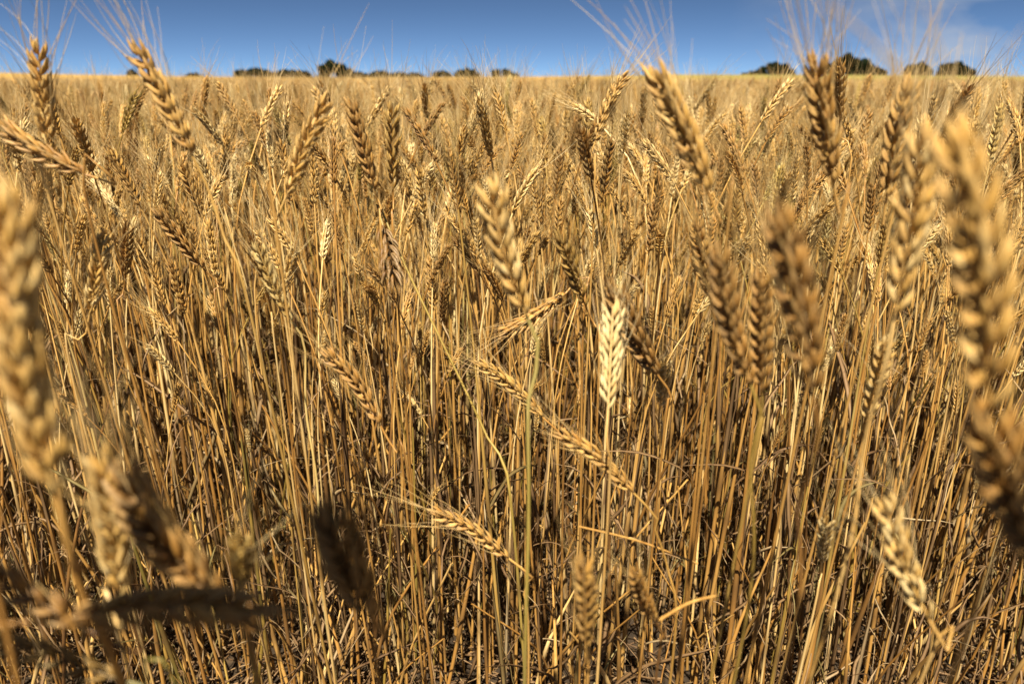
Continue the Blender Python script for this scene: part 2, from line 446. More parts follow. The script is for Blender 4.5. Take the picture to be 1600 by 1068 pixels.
def make_plant(rng, posture, lod, tip_h):
    """a whole wheat stalk in local space, bending towards +X; returns dict of part data"""
    if posture == 'upright': th, eb = rng.uniform(0.0, 0.22), rng.uniform(0.0, 0.2)
    elif posture == 'tilted': th, eb = rng.uniform(0.12, 0.5), rng.uniform(0.05, 0.4)
    else: th, eb = rng.uniform(0.8, 1.6), rng.uniform(0.3, 0.8)
    lean = rng.uniform(0.0, 0.09)
    Ls, Le = 0.70, rng.uniform(0.054, 0.083)
    n = 15 if lod == 0 else 9
    s = np.linspace(0, 1, n)
    bendw = 0.28 if posture != 'nodding' else 0.2
    side = rng.normal(0, 0.025)
    ang = lean + th * sstep(1 - bendw, 1.02, s)
    def integ(ang, ds, start):
        P = [np.array(start, float)]
        for a in ang[1:]:
            P.append(P[-1] + np.array([math.sin(a), side, math.cos(a)]) * ds)
        return np.array(P)
    for _ in range(3):
        st = integ(ang, Ls / (n - 1), (0, 0, 0))
        ne = 9
        ea = ang[-1] + eb * np.linspace(0, 1, ne)
        ex = integ(ea, Le / (ne - 1), st[-1])
        top = max(st[:, 2].max(), ex[:, 2].max())
        Ls *= 1 + (tip_h - top) / max(Ls, .1)
    out = {}
    out['stem'] = make_stem(st, rng, 0.0025 * rng.uniform(.6, 1.4), 0.0012, (0.22, 0.5) if lod == 0 else (), 6 if lod == 0 else 4)
    face = nrm(np.array([rng.normal(0, .6), rng.choice([-1, 1]) * 1.0, rng.normal(0, .3)]))
    out['ear'], out['awns'] = make_ear(ex, face, rng, lod, int(rng.integers(14, 19)), rng.uniform(.82, 1.05), rng.uniform(.05, .08), 2, 0.75 if lod == 0 else 0.45, rng.uniform(.8, 1.15))
    lv = []
    for _ in range(int(rng.integers(3, 6)) if lod == 0 else 1):
        i = int(rng.integers(int(n * .12), int(n * .7)))
        a = rng.uniform(0, 2 * PI)
        lv.append(make_leaf(st[i], (math.cos(a), math.sin(a), 0), rng.uniform(.06, .19), rng.uniform(.0018, .0075), rng, 10 if lod == 0 else 6))
    if lod == 0:
        for _ in range(2):                                       # loose dry sheaths clasping the stem
            i = int(rng.integers(1, int(n * .55)))
            m = MB(); q = np.linspace(0, 1, 5)
            seg = st[i:i + 5]
            if len(seg) == 5:
                a = rng.uniform(0, 2 * PI); off = np.array([math.cos(a), math.sin(a), 0])
                P = seg + off * (0.0015 + q[:, None] ** 2 * rng.uniform(.002, .02))
                m.tubes(P[None], np.stack([np.array([.0026, .0034, .003, .002, .0004]), np.full(5, .0003)], -1)[None], (-off[1], off[0], .05), 4, rng.random(), q)
                lv.append(m.data())
    out['leaf'] = lv
    out['axis'] = nrm(ex[-1] - ex[0]); out['mid'] = ex[4]; out['body'] = spline(np.vstack([st[n // 3:], ex[1:]]), 60)
    return out

# ------------------------------------------------------------------ pixel + depth -> point in the place
cp, sp = math.cos(PITCH), math.sin(PITCH)
FWD, UP, RT = np.array([0, cp, -sp]), np.array([0, sp, cp]), np.array([1.0, 0, 0])
CAMP = np.array([0, 0, CAM_Z])
def ray(px, py): return FWD + RT * (px - 800) / FPX + UP * (534 - py) / FPX
def at(px, py, d): return CAMP + ray(px, py) * d
def proj(P):
    q = np.asarray(P) - CAMP
    d = q @ FWD
    return 800 + FPX * (q @ RT) / d, 534 - FPX * (q @ UP) / d, d

# ------------------------------------------------------------------ the single stalks that stand out in the photograph
HERO_GROUP = 'wheat stalks in front of the crowded field'
hero_roots, shade_at, lit_pts = [], [], []
def hero(label, tip, base, k=1.06, L=0.085, bow=0.0, way=(), root=(0, 0.03), roll=0.3, tint=0.5, green=0.0, sgreen=0.0, fat=1.0, nsp=16, awn=0.06, awn_n=2,
         leaves=0, spread=1.0, stem_r=0.0016, stint=None, seed=None, long_awns=(), keep=0.85, name='wheat_stalk', shaded=0):
    r = np.random.default_rng(seed if seed is not None else int(abs(tip[0]) * 7 + tip[1] * 13 + base[0]))
    rt_, rb_ = ray(*tip), ray(*base)
    d = L / np.linalg.norm(k * rb_ - rt_)
    pt, pb = CAMP + rt_ * d, CAMP + rb_ * d * k
    ax = nrm(pt - pb)
    view = nrm(0.5 * (pt + pb) - CAMP)
    sidev = nrm(np.cross(ax, view))
    mid = 0.5 * (pt + pb) + sidev * bow * L
    axis = spline([pb, mid, pt], 12)
    t0 = nrm(axis[0] - axis[1])                             # direction in which the stem leaves the ear
    pts = [pb, pb + t0 * 0.03]
    for (x, y, kk) in way: pts.append(at(x, y, d * k * kk))
    lastp = pts[-1]
    rootp = np.array([lastp[0] + root[0], lastp[1] + root[1], 0.0])
    rootp[2] = float(ground_z(rootp[0], rootp[1])) - 0.01
    if not way: pts.append(lastp * 0.55 + rootp * 0.45 + np.array([0, 0, 0.04]))
    pts.append(rootp)
    st = spline(pts, 40)[::-1]
    hero_roots.append((rootp[0], rootp[1]))
    if not shaded and d < .9: lit_pts.extend([axis[i] for i in range(12)])
    if shaded: shade_at.extend([(axis[i], shaded) for i in (1, 4, 7, 10)])
    fv = -view
    facing = nrm(fv * math.cos(roll) + sidev * math.sin(roll))
    emp = bpy.data.objects.new(name, None); COL.objects.link(emp)
    emp.location = rootp; emp.empty_display_size = 0.05
    tag(emp, label, 'wheat stalk', HERO_GROUP)
    off = -rootp
    def put(nm, dat, mat, par, tv, gv):
        dat[0] = dat[0] + off
        o = link(nm, mesh_from(nm, [(dat, mat)]), par)
        o['tint'] = float(tv); o['green'] = float(gv)
        return o
    st_d = make_stem(st, r, stem_r, stem_r * 0.68, (0.2, 0.45), 8)
    put('stem', st_d, STEM, emp, tint if stint is None else stint, sgreen)
    e_d, a_d = make_ear(axis, facing, r, 0, nsp, fat, awn, awn_n, keep, spread)
    eo = put('ear', e_d, EAR, emp, tint, green)
    mbx = MB()
    for (x0, y0, x1, y1, k0, k1, rr) in long_awns:          # single awns that stand clear of the ear in the photograph
        p = spline([at(x0, y0, d * k0), at((x0 + x1) / 2 + 4, (y0 + y1) / 2 - 3, d * (k0 + k1) / 2), at(x1, y1, d * k1)], 8)
        mbx.tubes(p[None], np.repeat((np.linspace(1, .4, 8) * rr)[None, :, None], 2, 2), (0.3, 0.9, 0.1), 4, 0.8)
    ad2 = mbx.data()
    if ad2 is not None:
        if a_d is None: a_d = ad2
        else: a_d = [np.concatenate([a_d[0], ad2[0]]), np.concatenate([a_d[1], ad2[1] + len(a_d[0])])] + [np.concatenate([a_d[i], ad2[i]]) for i in (2, 3, 4, 5)]
    if a_d is not None: put('awns', a_d, AWN, eo, tint, green * .5)
    for i in range(leaves):
        j = int(r.integers(10, 26)); a = r.uniform(0, 2 * PI)
        put('leaf', make_leaf(st[j], (math.cos(a), math.sin(a), 0), r.uniform(.08, .16), r.uniform(.004, .007), r), LEAF, emp, r.uniform(.2, .7), 0)
    return emp, d

H = hero
# --- very near, out of focus
H('very large blurred golden ear rising along the left edge, bright grains down its right side', (6, 286), (88, 775), 1.12, .108, .03, [(130, 900, 1.10), (180, 1040, 1.2)], (0.02, .12), .5, .62, nsp=21, fat=.85, stem_r=.0024, awn=.04, keep=.5)
H('short blurred golden ear standing upright at lower left with a lit herringbone of grains', (160, 702), (186, 930), 1.10, .080, 0, [(190, 1010, 1.1)], (.01, .05), .1, .80, nsp=17, fat=1.0)
H('dark brown shaded ear slanting down to the right behind the short blurred golden ear', (185, 735), (345, 940), 1.06, .075, .04, [(400, 1040, 1.08)], (.03, .05), .4, .0, shaded=4, fat=1.35)  # darkest tint paints shade in, on top of the added shading stalks
H('blackish shaded ear lying almost level across the lower left corner', (428, 958), (95, 966), .98, .075, .05, [(20, 1030, .99)], (-.05, -.01), .5, .22, awn=.03, shaded=5)  # low tint carries part of its shade in the colour
H('soft golden ear poking in from the left edge above the level blackish ear', (-170, 850), (140, 985), 1.04, .085, -.04, [(190, 1080, 1.02)], (.01, .03), .3, -.15, awn=.03, fat=.85, shaded=1)  # tint pulled down so the colour itself holds the shade
H('dull yellow ear in the bottom left corner under the level blackish ear', (-110, 985), (190, 1062), 1.03, .085, -.03, [(240, 1140, 1.02)], (.0, .02), .2, -.2, green=.15, sgreen=.5, awn=.03, fat=.8, shaded=1)  # shade of the corner put into the dark tint
H('dark shaded ear hanging alone in front of pale stems, lower left of centre', (515, 800), (578, 955), 1.12, .062, .02, [(590, 1060, 1.1)], (.0, .06), .4, .0, awn=.03, fat=1.5, shaded=4)  # shade painted by the tint, besides the stalks added to shade it
H('big blurred golden ear near the right edge reaching up to the far field', (1488, 190), (1545, 640), 1.12, .10, -.03, [(1570, 820, 1.06)], (.02, .1), .55, .62, nsp=17, fat=.95, awn=.035, keep=.4,
  long_awns=[(1400, 105, 1290, 5, .80, .72, .00042), (1500, 180, 1600, 40, .9, .85, .00035), (1470, 190, 1392, 110, .98, .82, .00035)])
H('thick dark shaded ear at the right edge below the big blurred golden ear', (1535, 640), (1650, 915), 1.1, .085, .02, [(1700, 1060, 1.1)], (.02, .05), .5, .2, fat=1.15, awn=.03, shaded=3)  # part of the shade is painted by the low tint
H('blurred ear dark on its left and lit on its right, tallest of the right-hand middle', (1210, 318), (1268, 612), 1.1, .092, -.02, [(1245, 800, 1.12), (1222, 1060, 1.25)], (0, .12), .75, .04, fat=1.0, nsp=18)
H('blurred brown ear left of the dark-and-lit ear, two ears merging at its foot', (1120, 385), (1172, 600), 1.08, .088, .03, [(1172, 720, 1.05), (1160, 1000, 1.2)], (0, .1), .5, .06, sgreen=.4, nsp=18, fat=.95)
H('small brown ear crossing the foot of the blurred brown ear on the right', (1190, 420), (1190, 612), 1.08, .085, .0, [(1170, 760, 1.05)], (0, .1), .6, .2, sgreen=.3, nsp=18, fat=.9)
H('blurred ear leaning right with a bright lit zigzag down its left side', (1440, 196), (1398, 492), 1.08, .092, -.02, [(1350, 690, 1.1), (1285, 1000, 1.25)], (-.02, .1), .15, .72, nsp=17)
H('central ear with large plump chevrons of grain on a yellow green upright stem', (764, 285), (822, 492), 1.07, .086, .03, [(826, 620, 1.03), (826, 800, 1.08), (820, 1060, 1.2)], (0, .1), .05, .70, sgreen=.6, nsp=15, fat=1.15, awn=.05, keep=.5, stem_r=.0019)
H('bent over ear hanging with its shaded underside showing, left of the central ear', (614, 440), (598, 352), 1.02, .06, 0.02, [(640, 430, 1.0), (760, 680, 1.0), (800, 800, 1.0)], (.03, .02), .4, -.4, fat=2.0, nsp=13, awn=.02, stint=.3, sgreen=.5, shaded=0)  # shaded side painted as a dark tint over the whole ear
# --- tall ones against the sky
H('sharp dark gold ear leaning left into the sky with long fine awns, upper left', (207, 66), (300, 242), 1.05, .085, -.02, [(350, 370, 1.02), (408, 560, 1.08)], (.02, .1), .55, .45, sgreen=.18, stint=.55, awn=.075,
  long_awns=[(210, 70, 172, -10, 1, .98, .00022), (245, 110, 228, 0, 1, 1, .0002), (250, 130, 246, 10, 1, 1, .0002)])
H('upright pale golden ear crossing the horizon near the top left corner', (58, 64), (76, 240), 1.07, .085, .0, [(92, 360, 1.03)], (.01, .1), .3, .60, awn=.075,
  long_awns=[(60, 70, 0, 5, 1, 1, .00022), (50, 95, -10, 38, 1, 1, .0002), (55, 120, -10, 55, 1, 1, .0002)])
H('purplish brown ear bowing out of the left edge below the horizon', (-30, 168), (132, 272), 1.03, .085, .06, [(150, 380, 1.02)], (.03, .08), .5, .22, awn=.05)
H('red brown ear standing under a wide fan of dark awns on the right skyline', (1273, 86), (1302, 288), 1.08, .088, .0, [(1300, 420, 1.05)], (0, .1), .35, .38, awn=.085, awn_n=3, fat=1.1,
  long_awns=[(1275, 95, 1198, 30, 1, 1, .00022), (1275, 95, 1300, 10, 1, 1, .00022), (1280, 95, 1345, 15, 1, 1, .0002), (1275, 110, 1205, 60, 1, 1, .0002)])
H('small tan ear close behind the red brown ear with dark awns', (1312, 92), (1312, 190), 1.06, .08, .0, [(1318, 330, 1.04)], (0, .1), .5, .42, awn=.06)
H('broad ear with splayed pale awns beneath the small trees on the right', (1422, 122), (1385, 310), 1.07, .088, .02, [(1375, 420, 1.03)], (0, .1), .5, .45, awn=.075, fat=1.1,
  long_awns=[(1425, 130, 1455, 55, 1, 1, .0002), (1425, 130, 1500, 70, 1, 1, .0002)])
H('thick gold ear leaning left across the horizon with dark awns pointing straight up', (1018, 104), (1106, 300), 1.06, .09, -.02, [(1130, 420, 1.03)], (.02, .1), .5, .56, awn=.075, fat=1.12,
  long_awns=[(1020, 110, 975, 30, 1, 1, .00022), (1025, 115, 980, 62, 1, 1, .0002), (1045, 130, 1047, 0, 1, 1, .0002), (1065, 170, 1082, 60, 1, 1, .0002)])
H('slim curved pale ear with its tip touching the horizon right of centre', (982, 110), (930, 222), 1.03, .08, .06, [(928, 330, 1.02)], (0, .08), .4, .60, fat=.85)
H('slender pale ear leaning right, dark along its right side, left of centre', (514, 150), (448, 305), 1.05, .088, .02, [(436, 390, 1.02)], (-.01, .08), .4, .58, fat=.95)
H('purplish grey ear leaning left, left member of the close pair left of centre', (547, 155), (586, 298), 1.06, .086, .0, [(600, 420, 1.03)], (.01, .08), .3, .26, fat=1.05)
H('yellowish ear standing straight, right member of the close pair left of centre', (612, 160), (614, 296), 1.06, .086, .0, [(618, 420, 1.03)], (0, .08), .2, .55, green=.12,
  long_awns=[(612, 165, 598, 70, 1, 1, .0002), (545, 160, 572, 40, .95, .95, .0002)])
# --- further into the crop, in focus
H('pale lit ear leaning right beside the large blurred ear on the left', (164, 358), (140, 492), 1.05, .085, .0, [(118, 610, 1.03)], (-.01, .06), .3, .76)
H('pale greenish ear leaning left on a long green stem, left of centre', (400, 380), (456, 502), 1.06, .085, .02, [(478, 640, 1.04), (496, 760, 1.06), (506, 940, 1.1)], (0, .05), .2, .80, green=.16, sgreen=.3, stem_r=.0018)
H('slim pale ear leaning right close beside the pale greenish ear', (460, 385), (440, 470), 1.05, .07, .0, [(432, 560, 1.03)], (-.01, .06), .4, .82, fat=.85)
H('brown striped ear bowing to the left over dark stems, left of centre', (502, 545), (594, 664), 1.03, .085, -.07, [(640, 760, 1.02)], (.02, .05), .5, .22, fat=.9)
H('whitish spiky upright ear brighter than all others, right of centre', (958, 478), (950, 640), 1.0, .078, .0, [(950, 800, 1.05)], (0, .05), .0, 1.02, fat=1.15, spread=1.0, nsp=19, stint=.5)
H('small whitish ear low behind the dark ear right of centre', (1040, 560), (1032, 632), 1.08, .07, .0, [(1030, 740, 1.03)], (0, .05), .3, .9)
H('dark shaded ear slanting beside the whitish spiky ear', (958, 448), (1026, 584), 1.06, .092, .02, [(1035, 700, 1.05)], (.0, .05), .6, .0, awn=.05, fat=1.25)  # shade put into the colour by the tint
H('olive brown ear leaning left above the dark shaded ear right of centre', (872, 362), (915, 478), 1.07, .085, .0, [(935, 590, 1.03)], (.01, .05), .3, .28, green=.22)
H('dark ear lying level behind the foot of the central ear', (780, 525), (884, 458), 1.02, .08, .03, [(910, 560, 1.02)], (.02, .05), .5, .26)
H('yellow brown ear drooping left behind the yellow green central stem', (742, 563), (848, 652), 1.02, .085, -.05, [(880, 740, 1.02)], (.01, .05), .4, .40, green=.08, fat=.85)
H('plump golden ear bowing left, lit from above, right of the central stem', (868, 675), (990, 770), 1.03, .085, -.06, [(1020, 815, 1.01), (1046, 900, 1.04), (1052, 1020, 1.06)], (.0, .05), .4, .42, fat=.9, sgreen=.15)
H('pinkish tan ear bowing left among stems low in the centre', (668, 795), (795, 872), 1.02, .085, -.06, [(818, 920, 1.02), (826, 1010, 1.05)], (.0, .04), .4, .30, fat=.8,
  long_awns=[(672, 798, 570, 770, 1, .98, .0002)])
H('twisted cream ear leaning left at lower right on a thick pale stem', (1380, 775), (1450, 965), 1.06, .085, .03, [(1440, 1060, 1.06)], (-.01, .06), .25, .86, nsp=13)
H('small cream ear tucked between stems at lower right', (1293, 808), (1284, 876), 1.08, .07, .0, [(1270, 960, 1.03)], (0, .04), .3, .95)
H('soft tan ear standing upright low among stems right of the central stem', (912, 868), (916, 1005), 1.1, .08, .0, [(918, 1062, 1.05)], (0, .05), .1, .50, awn=.045)
H('ragged brown ear leaning over a dark stem low in the right half', (990, 890), (1022, 968), 1.08, .065, .02, [(1026, 1050, 1.05)], (0, .05), .4, .26)
H('pale slim ear leaning right beside a long slanting stem on the right', (1386, 525), (1352, 660), 1.08, .085, .0, [(1330, 760, 1.03)], (-.01, .05), .3, .72, fat=.9)
H('small ribbed greenish ear low between stems on the left', (376, 838), (380, 905), 1.15, .065, .0, [(384, 980, 1.03)], (0, .04), .2, .70, green=.2, sgreen=.3)
H('dark brown ear slanting left among stems right of the pale lit ear', (240, 325), (318, 420), 1.05, .085, .0, [(345, 520, 1.03)], (.01, .06), .5, .10)
H('dark ear standing upright in shade right of the pale lit ear', (200, 350), (196, 430), 1.06, .08, .0, [(196, 540, 1.03)], (0, .06), .5, .05)  # its shade is painted, a dark tint on the ear
H('gold ear leaning left just under the stem of the sharp dark gold ear', (282, 250), (318, 345), 1.05, .085, .0, [(335, 450, 1.03)], (.01, .06), .3, .56)
H('brown ear with its tip left of the slim curved pale ear near the horizon', (904, 178), (890, 252), 1.04, .08, .0, [(890, 330, 1.02)], (0, .06), .5, .12)
H('dark gold ear leaning left beside the blurred brown ear', (1085, 340), (1110, 470), 1.07, .085, .0, [(1120, 600, 1.03)], (.0, .06), .4, .34)
print('heroes', len(hero_roots))

# ------------------------------------------------------------------ countable stalks of the front rows: copies of a few built kinds
rng = np.random.default_rng(5)
POST = ['upright'] * 5 + ['tilted'] * 6 + ['nodding'] * 3
variants = [make_plant(np.random.default_rng(100 + i), p, 0, 0.80) for i, p in enumerate(POST)]
var_mesh = []
for v in variants:
    d = {'stem': mesh_from('stem', [(v['stem'], STEM)]), 'ear': mesh_from('ear', [(v['ear'], EAR)]), 'awns': mesh_from('awns', [(v['awns'], AWN)]),
         'leaf': [mesh_from('leaf', [(x, LEAF)]) for x in v['leaf']]}
    var_mesh.append(d)

def field_points(y0, y1, dens, margin=1.25, jitter=True, rng=rng):
    w = y1 * 0.72 * margin + 0.25
    n = int(dens * 2 * w * (y1 - y0))
    x = rng.uniform(-w, w, n); y = rng.uniform(y0, y1, n)
    m = np.abs(x) < (y * 0.72 * margin + 0.25)
    return x[m], y[m]

DENS = 540
FRONT = 0.82
xs, ys = field_points(FRONT, 2.0, DENS)
xs2, ys2 = field_points(FRONT, 1.9, 200)                # the open edge of the crop stands thickest
nmain = len(xs)
xs, ys = np.concatenate([xs, xs2]), np.concatenate([ys, ys2])
edge = FRONT + 0.05 * np.sin(xs * 9) + rng.normal(0, 0.03, len(xs))
keep = ys > edge
xs, ys = xs[keep], ys[keep]
nA = len(xs)
va = rng.choice(len(POST), nA, p=np.array([.10] * 5 + [.08] * 6 + [.006] * 3) / (5 * .10 + 6 * .08 + .018))
ra = rng.uniform(0, 2 * PI, nA)
sc = np.clip(rng.normal(0.955, 0.085, nA) - 0.05 * (ys < 1.0), .62, 1.12)
low = rng.random(nA) < np.where(ys < 1.1, 0.30, 0.08)
sc = np.where(low, rng.uniform(.5, .86, nA), sc)
ti = np.clip(rng.normal(0.56, 0.30, nA), 0, 1)
gr = np.where(rng.random(nA) < .11, rng.uniform(.12, .5, nA), 0)
# which of them show largest: nearest roots that fall within the picture
tips = np.stack([xs, ys, 0.8 * sc], -1)
px, py, dd = proj(tips)
inview = (px > -20) & (px < 1620)
N_IND = 248
order = np.argsort(np.where(inview, np.hypot(xs * .6, ys), 99))[:N_IND]
is_ind = np.zeros(nA, bool); is_ind[order] = True

def words_for(v, rz, t, g, sc_):
    a = variants[v]['axis']
    wx, wy = a[0] * math.cos(rz) - a[1] * math.sin(rz), a[0] * math.sin(rz) + a[1] * math.cos(rz)
    col = 'greenish' if g > .2 else 'dark brown' if t < .3 else 'golden brown' if t < .55 else 'gold' if t < .75 else 'pale straw'
    if POST[v] == 'nodding': post = 'nodding to the left' if wx < -.35 else 'nodding to the right' if wx > .35 else 'nodding over'
    elif POST[v] == 'upright': post = 'standing upright'
    else: post = 'leaning left' if wx < -.2 else 'leaning right' if wx > .2 else 'tilting forwards or back'
    hh = 'short ' if sc_ < .82 else 'tall ' if sc_ > 1.03 else ''
    return f'{hh}{col} wheat stalk {post} in the crowded front rows', f'{hh}{col} stalks {post} in the front rows'

for i in order:
    v = int(va[i]); md = var_mesh[v]
    e = bpy.data.objects.new('wheat_stalk', None); COL.objects.link(e)
    e.location = (xs[i], ys[i], 0); e.rotation_euler = (0, 0, ra[i]); e.scale = (sc[i],) * 3; e.empty_display_size = .05
    lb, gp = words_for(v, ra[i], ti[i], gr[i], sc[i])
    tag(e, lb, 'wheat stalk', gp)
    so = link('stem', md['stem'], e); eo = link('ear', md['ear'], e); ao = link('awns', md['awns'], eo)
    ob = [so, eo, ao] + [link('leaf', m, e) for m in md['leaf']]
    for o in ob:
        o['tint'] = float(ti[i]); o['green'] = float(gr[i]) if o is not eo else float(gr[i]) * .3

# ------------------------------------------------------------------ the mass of the crop: ONE object
src = bpy.data.collections.new('wheat_kinds')               # shapes for the mass, not linked to the scene
src_names = []
def add_src(parts):
    nm = f'wheat_kind_{len(src_names):03d}'
    o = bpy.data.objects.new(nm, mesh_from(nm, parts)); src.objects.link(o); src_names.append(nm)
    return len(src_names) - 1
def parts_of(v): return [(v['stem'], STEM), (v['ear'], EAR), (v['awns'], AWN)] + [(x, LEAF) for x in v['leaf']]
kind_hi = [add_src(parts_of(v)) for v in variants]
kind_shade = [add_src(parts_of(v)[:2]) for v in variants]  # stem and ear only, for the stalks added as shade
kind_mid = [add_src(parts_of(make_plant(np.random.default_rng(300 + i), p, 1, 0.80))) for i, p in enumerate(POST)]

def make_tiller(seed):
    r = np.random.default_rng(seed); H = r.uniform(.22, .55); a = r.normal(0, .16, 2)
    P = spline([(0, 0, 0), (a[0] * H * .4, a[1] * H * .4, H * .5), (a[0] * H + r.normal(0, .02), a[1] * H + r.normal(0, .02), H)], 9)
    parts = [(make_stem(P, r, .0026 * r.uniform(.7, 1.2), .0016, (.4,)), STEM)]
    for _ in range(4):
        i = int(r.integers(1, 8)); b = r.uniform(0, 2 * PI)
        parts.append((make_leaf(P[i], (math.cos(b), math.sin(b), 0), r.uniform(.06, .2), r.uniform(.002, .006), r, 9), LEAF))
    return parts
kind_till = [add_src(make_tiller(500 + i)) for i in range(8)]

def simple_patch(size, n, seed, far=False):
    """a square of crop with simple ears, for ranges where an ear is a few pixels"""
    r = np.random.default_rng(seed)
    st, er, aw = MB(), MB(), MB()
    x, y = r.uniform(-size / 2, size / 2, n), r.uniform(-size / 2, size / 2, n)
    h = np.clip(r.normal(0.735, 0.052, n), .55, .86)
    a, th = r.uniform(0, 2 * PI, n), np.abs(r.normal(0.2, 0.5, n))
    dirv = np.stack([np.sin(th) * np.cos(a), np.sin(th) * np.sin(a), np.cos(th)], -1)
    el = r.uniform(.065, .09, n)
    base = np.stack([x, y, h - el * np.cos(th)], -1)
    vv = np.clip(r.normal(.5, .3, n), 0, 1)
    z0 = 0.0 if not far else 0.35
    root = np.stack([x - dirv[:, 0] * .05, y - dirv[:, 1] * .05, np.full(n, z0)], -1)
    q = np.array([0, .45, .85, 1.0])[None, :, None]
    up = np.array([0, 0, 1.0])
    P = root[:, None] * (1 - q) + base[:, None] * q + dirv[:, None] * (q * (q - 1)) * 0.10 * np.array([1, 1, 0])
    st.tubes(P, np.broadcast_to(np.array([.0017, .0015, .0012, .001])[None, :, None] * (1 if not far else 1.6), (n, 4, 2)), (.3, .9, .1), 3, vv)
    nr = 9 if not far else 5
    qe = np.linspace(0, 1, nr)
    wob = 1 + 0.28 * np.sin(np.arange(nr) * PI + 0.5) if not far else np.ones(nr)
    rd = np.interp(qe, [0, .15, .6, .9, 1], [.35, .9, 1, .6, .1]) * 0.0052 * (1.0 if not far else 1.2) * wob
    sway = np.stack([r.normal(0, .006, n), r.normal(0, .006, n), -np.abs(r.normal(0, .006, n))], -1)
    E = base[:, None] + dirv[:, None] * (qe[None, :, None] * el[:, None, None]) + sway[:, None] * qe[None, :, None] ** 2
    er.tubes(E, np.repeat(rd[None, :, None], 2, 2) * np.array([1.15, .8]), r.normal(0, 1, (n, 3)), 5 if not far else 4, vv, qe)
    na = 8 if not far else 3
    for _ in range(na):
        t = r.uniform(.25, 1, n)[:, None]
        b = base + dirv * el[:, None] * t
        d = nrm(dirv + r.normal(0, .32, (n, 3)))
        ln = r.uniform(.035, .065, n)[:, None]
        A = np.stack([b, b + d * ln * .55, b + d * ln + r.normal(0, .004, (n, 3))], 1)
        aw.tubes(A, np.array([1, .7, .25])[None, :, None] * np.full((n, 1, 2), .00042 if not far else .0009), r.normal(0, 1, (n, 3)), 3, r.random(n))
    return [(st.data(), STEM), (er.data(), EAR), (aw.data(), AWN)]
PSZ, FSZ = 0.5, 1.6
kind_patch = [add_src(simple_patch(PSZ, 130, 700 + i)) for i in range(5)]
kind_far = [add_src(simple_patch(FSZ, 600, 800 + i, True)) for i in range(4)]

pos, vid, rot, scl, tin, grn = [], [], [], [], [], []
def add_pts(x, y, kinds, rz, s, t, g, tilt=None):
    n = len(x)
    pos.append(np.stack([x, y, ground_z(x, y)], -1)); vid.append(np.asarray(kinds)); scl.append(s); tin.append(t); grn.append(g)
    tl = np.zeros((n, 2)) if tilt is None else tilt
    rot.append(np.stack([tl[:, 0], tl[:, 1], rz], -1))
m = ~is_ind
add_pts(xs[m], ys[m], np.array(kind_hi)[va[m]], ra[m], sc[m], ti[m], gr[m], rng.normal(0, .07, (m.sum(), 2)))
x, y = field_points(.80, 2.2, 480); n = len(x)
add_pts(x, y, np.array(kind_till)[rng.integers(0, len(kind_till), n)], rng.uniform(0, 2 * PI, n), rng.uniform(.6, 1.2, n), rng.uniform(0, .7, n), np.where(rng.random(n) < .08, .4, 0), rng.normal(0, .08, (n, 2)))
x, y = field_points(2.0, 5.5, DENS * 1.35, 1.12)
n = len(x)
add_pts(x, y, np.array(kind_mid)[np.minimum(rng.integers(0, len(kind_mid), n), rng.integers(0, len(kind_mid), n))], rng.uniform(0, 2 * PI, n), np.clip(rng.normal(0.95, .072, n), .6, 1.1), np.clip(rng.normal(.56, .34, n), 0, 1.15),
        np.where(rng.random(n) < .05, rng.uniform(.1, .3, n), 0), rng.normal(0, .05, (n, 2)))
def patches(y0, y1, sz, kinds, margin):
    gx, gy = [], []
    yy = y0 + sz / 2
    while yy < y1:
        w = yy * 0.72 * margin + sz
        k = int(w / sz)
        for j in range(-k, k + 1): gx.append(j * sz); gy.append(yy)
        yy += sz
    gx, gy = np.array(gx), np.array(gy); n = len(gx)
    add_pts(gx, gy, np.array(kinds)[rng.integers(0, len(kinds), n)], rng.integers(0, 4, n) * PI / 2, rng.uniform(.97, 1.05, n), np.clip(rng.normal(.5, .07, n), 0, 1),
            np.clip(0.22 * sstep(0.5, 4, gx) * sstep(18, 60, gy) + np.clip(rng.normal(0.0, .04, n), 0, .2), 0, 1))
patches(5.5, 17.0, PSZ, kind_patch, 1.12)
patches(17.0, 75.0, FSZ, kind_far, 1.1)
# the crop goes on beside and behind the photographer
n = 260
x, y = rng.uniform(-1.2, 1.2, n), rng.uniform(-1.6, -0.6, n)
add_pts(x, y, np.array(kind_hi)[rng.integers(0, len(kind_hi), n)], rng.uniform(0, 2 * PI, n), rng.uniform(.85, 1.05, n), rng.uniform(.3, .7, n), np.zeros(n), rng.normal(0, .06, (n, 2)))

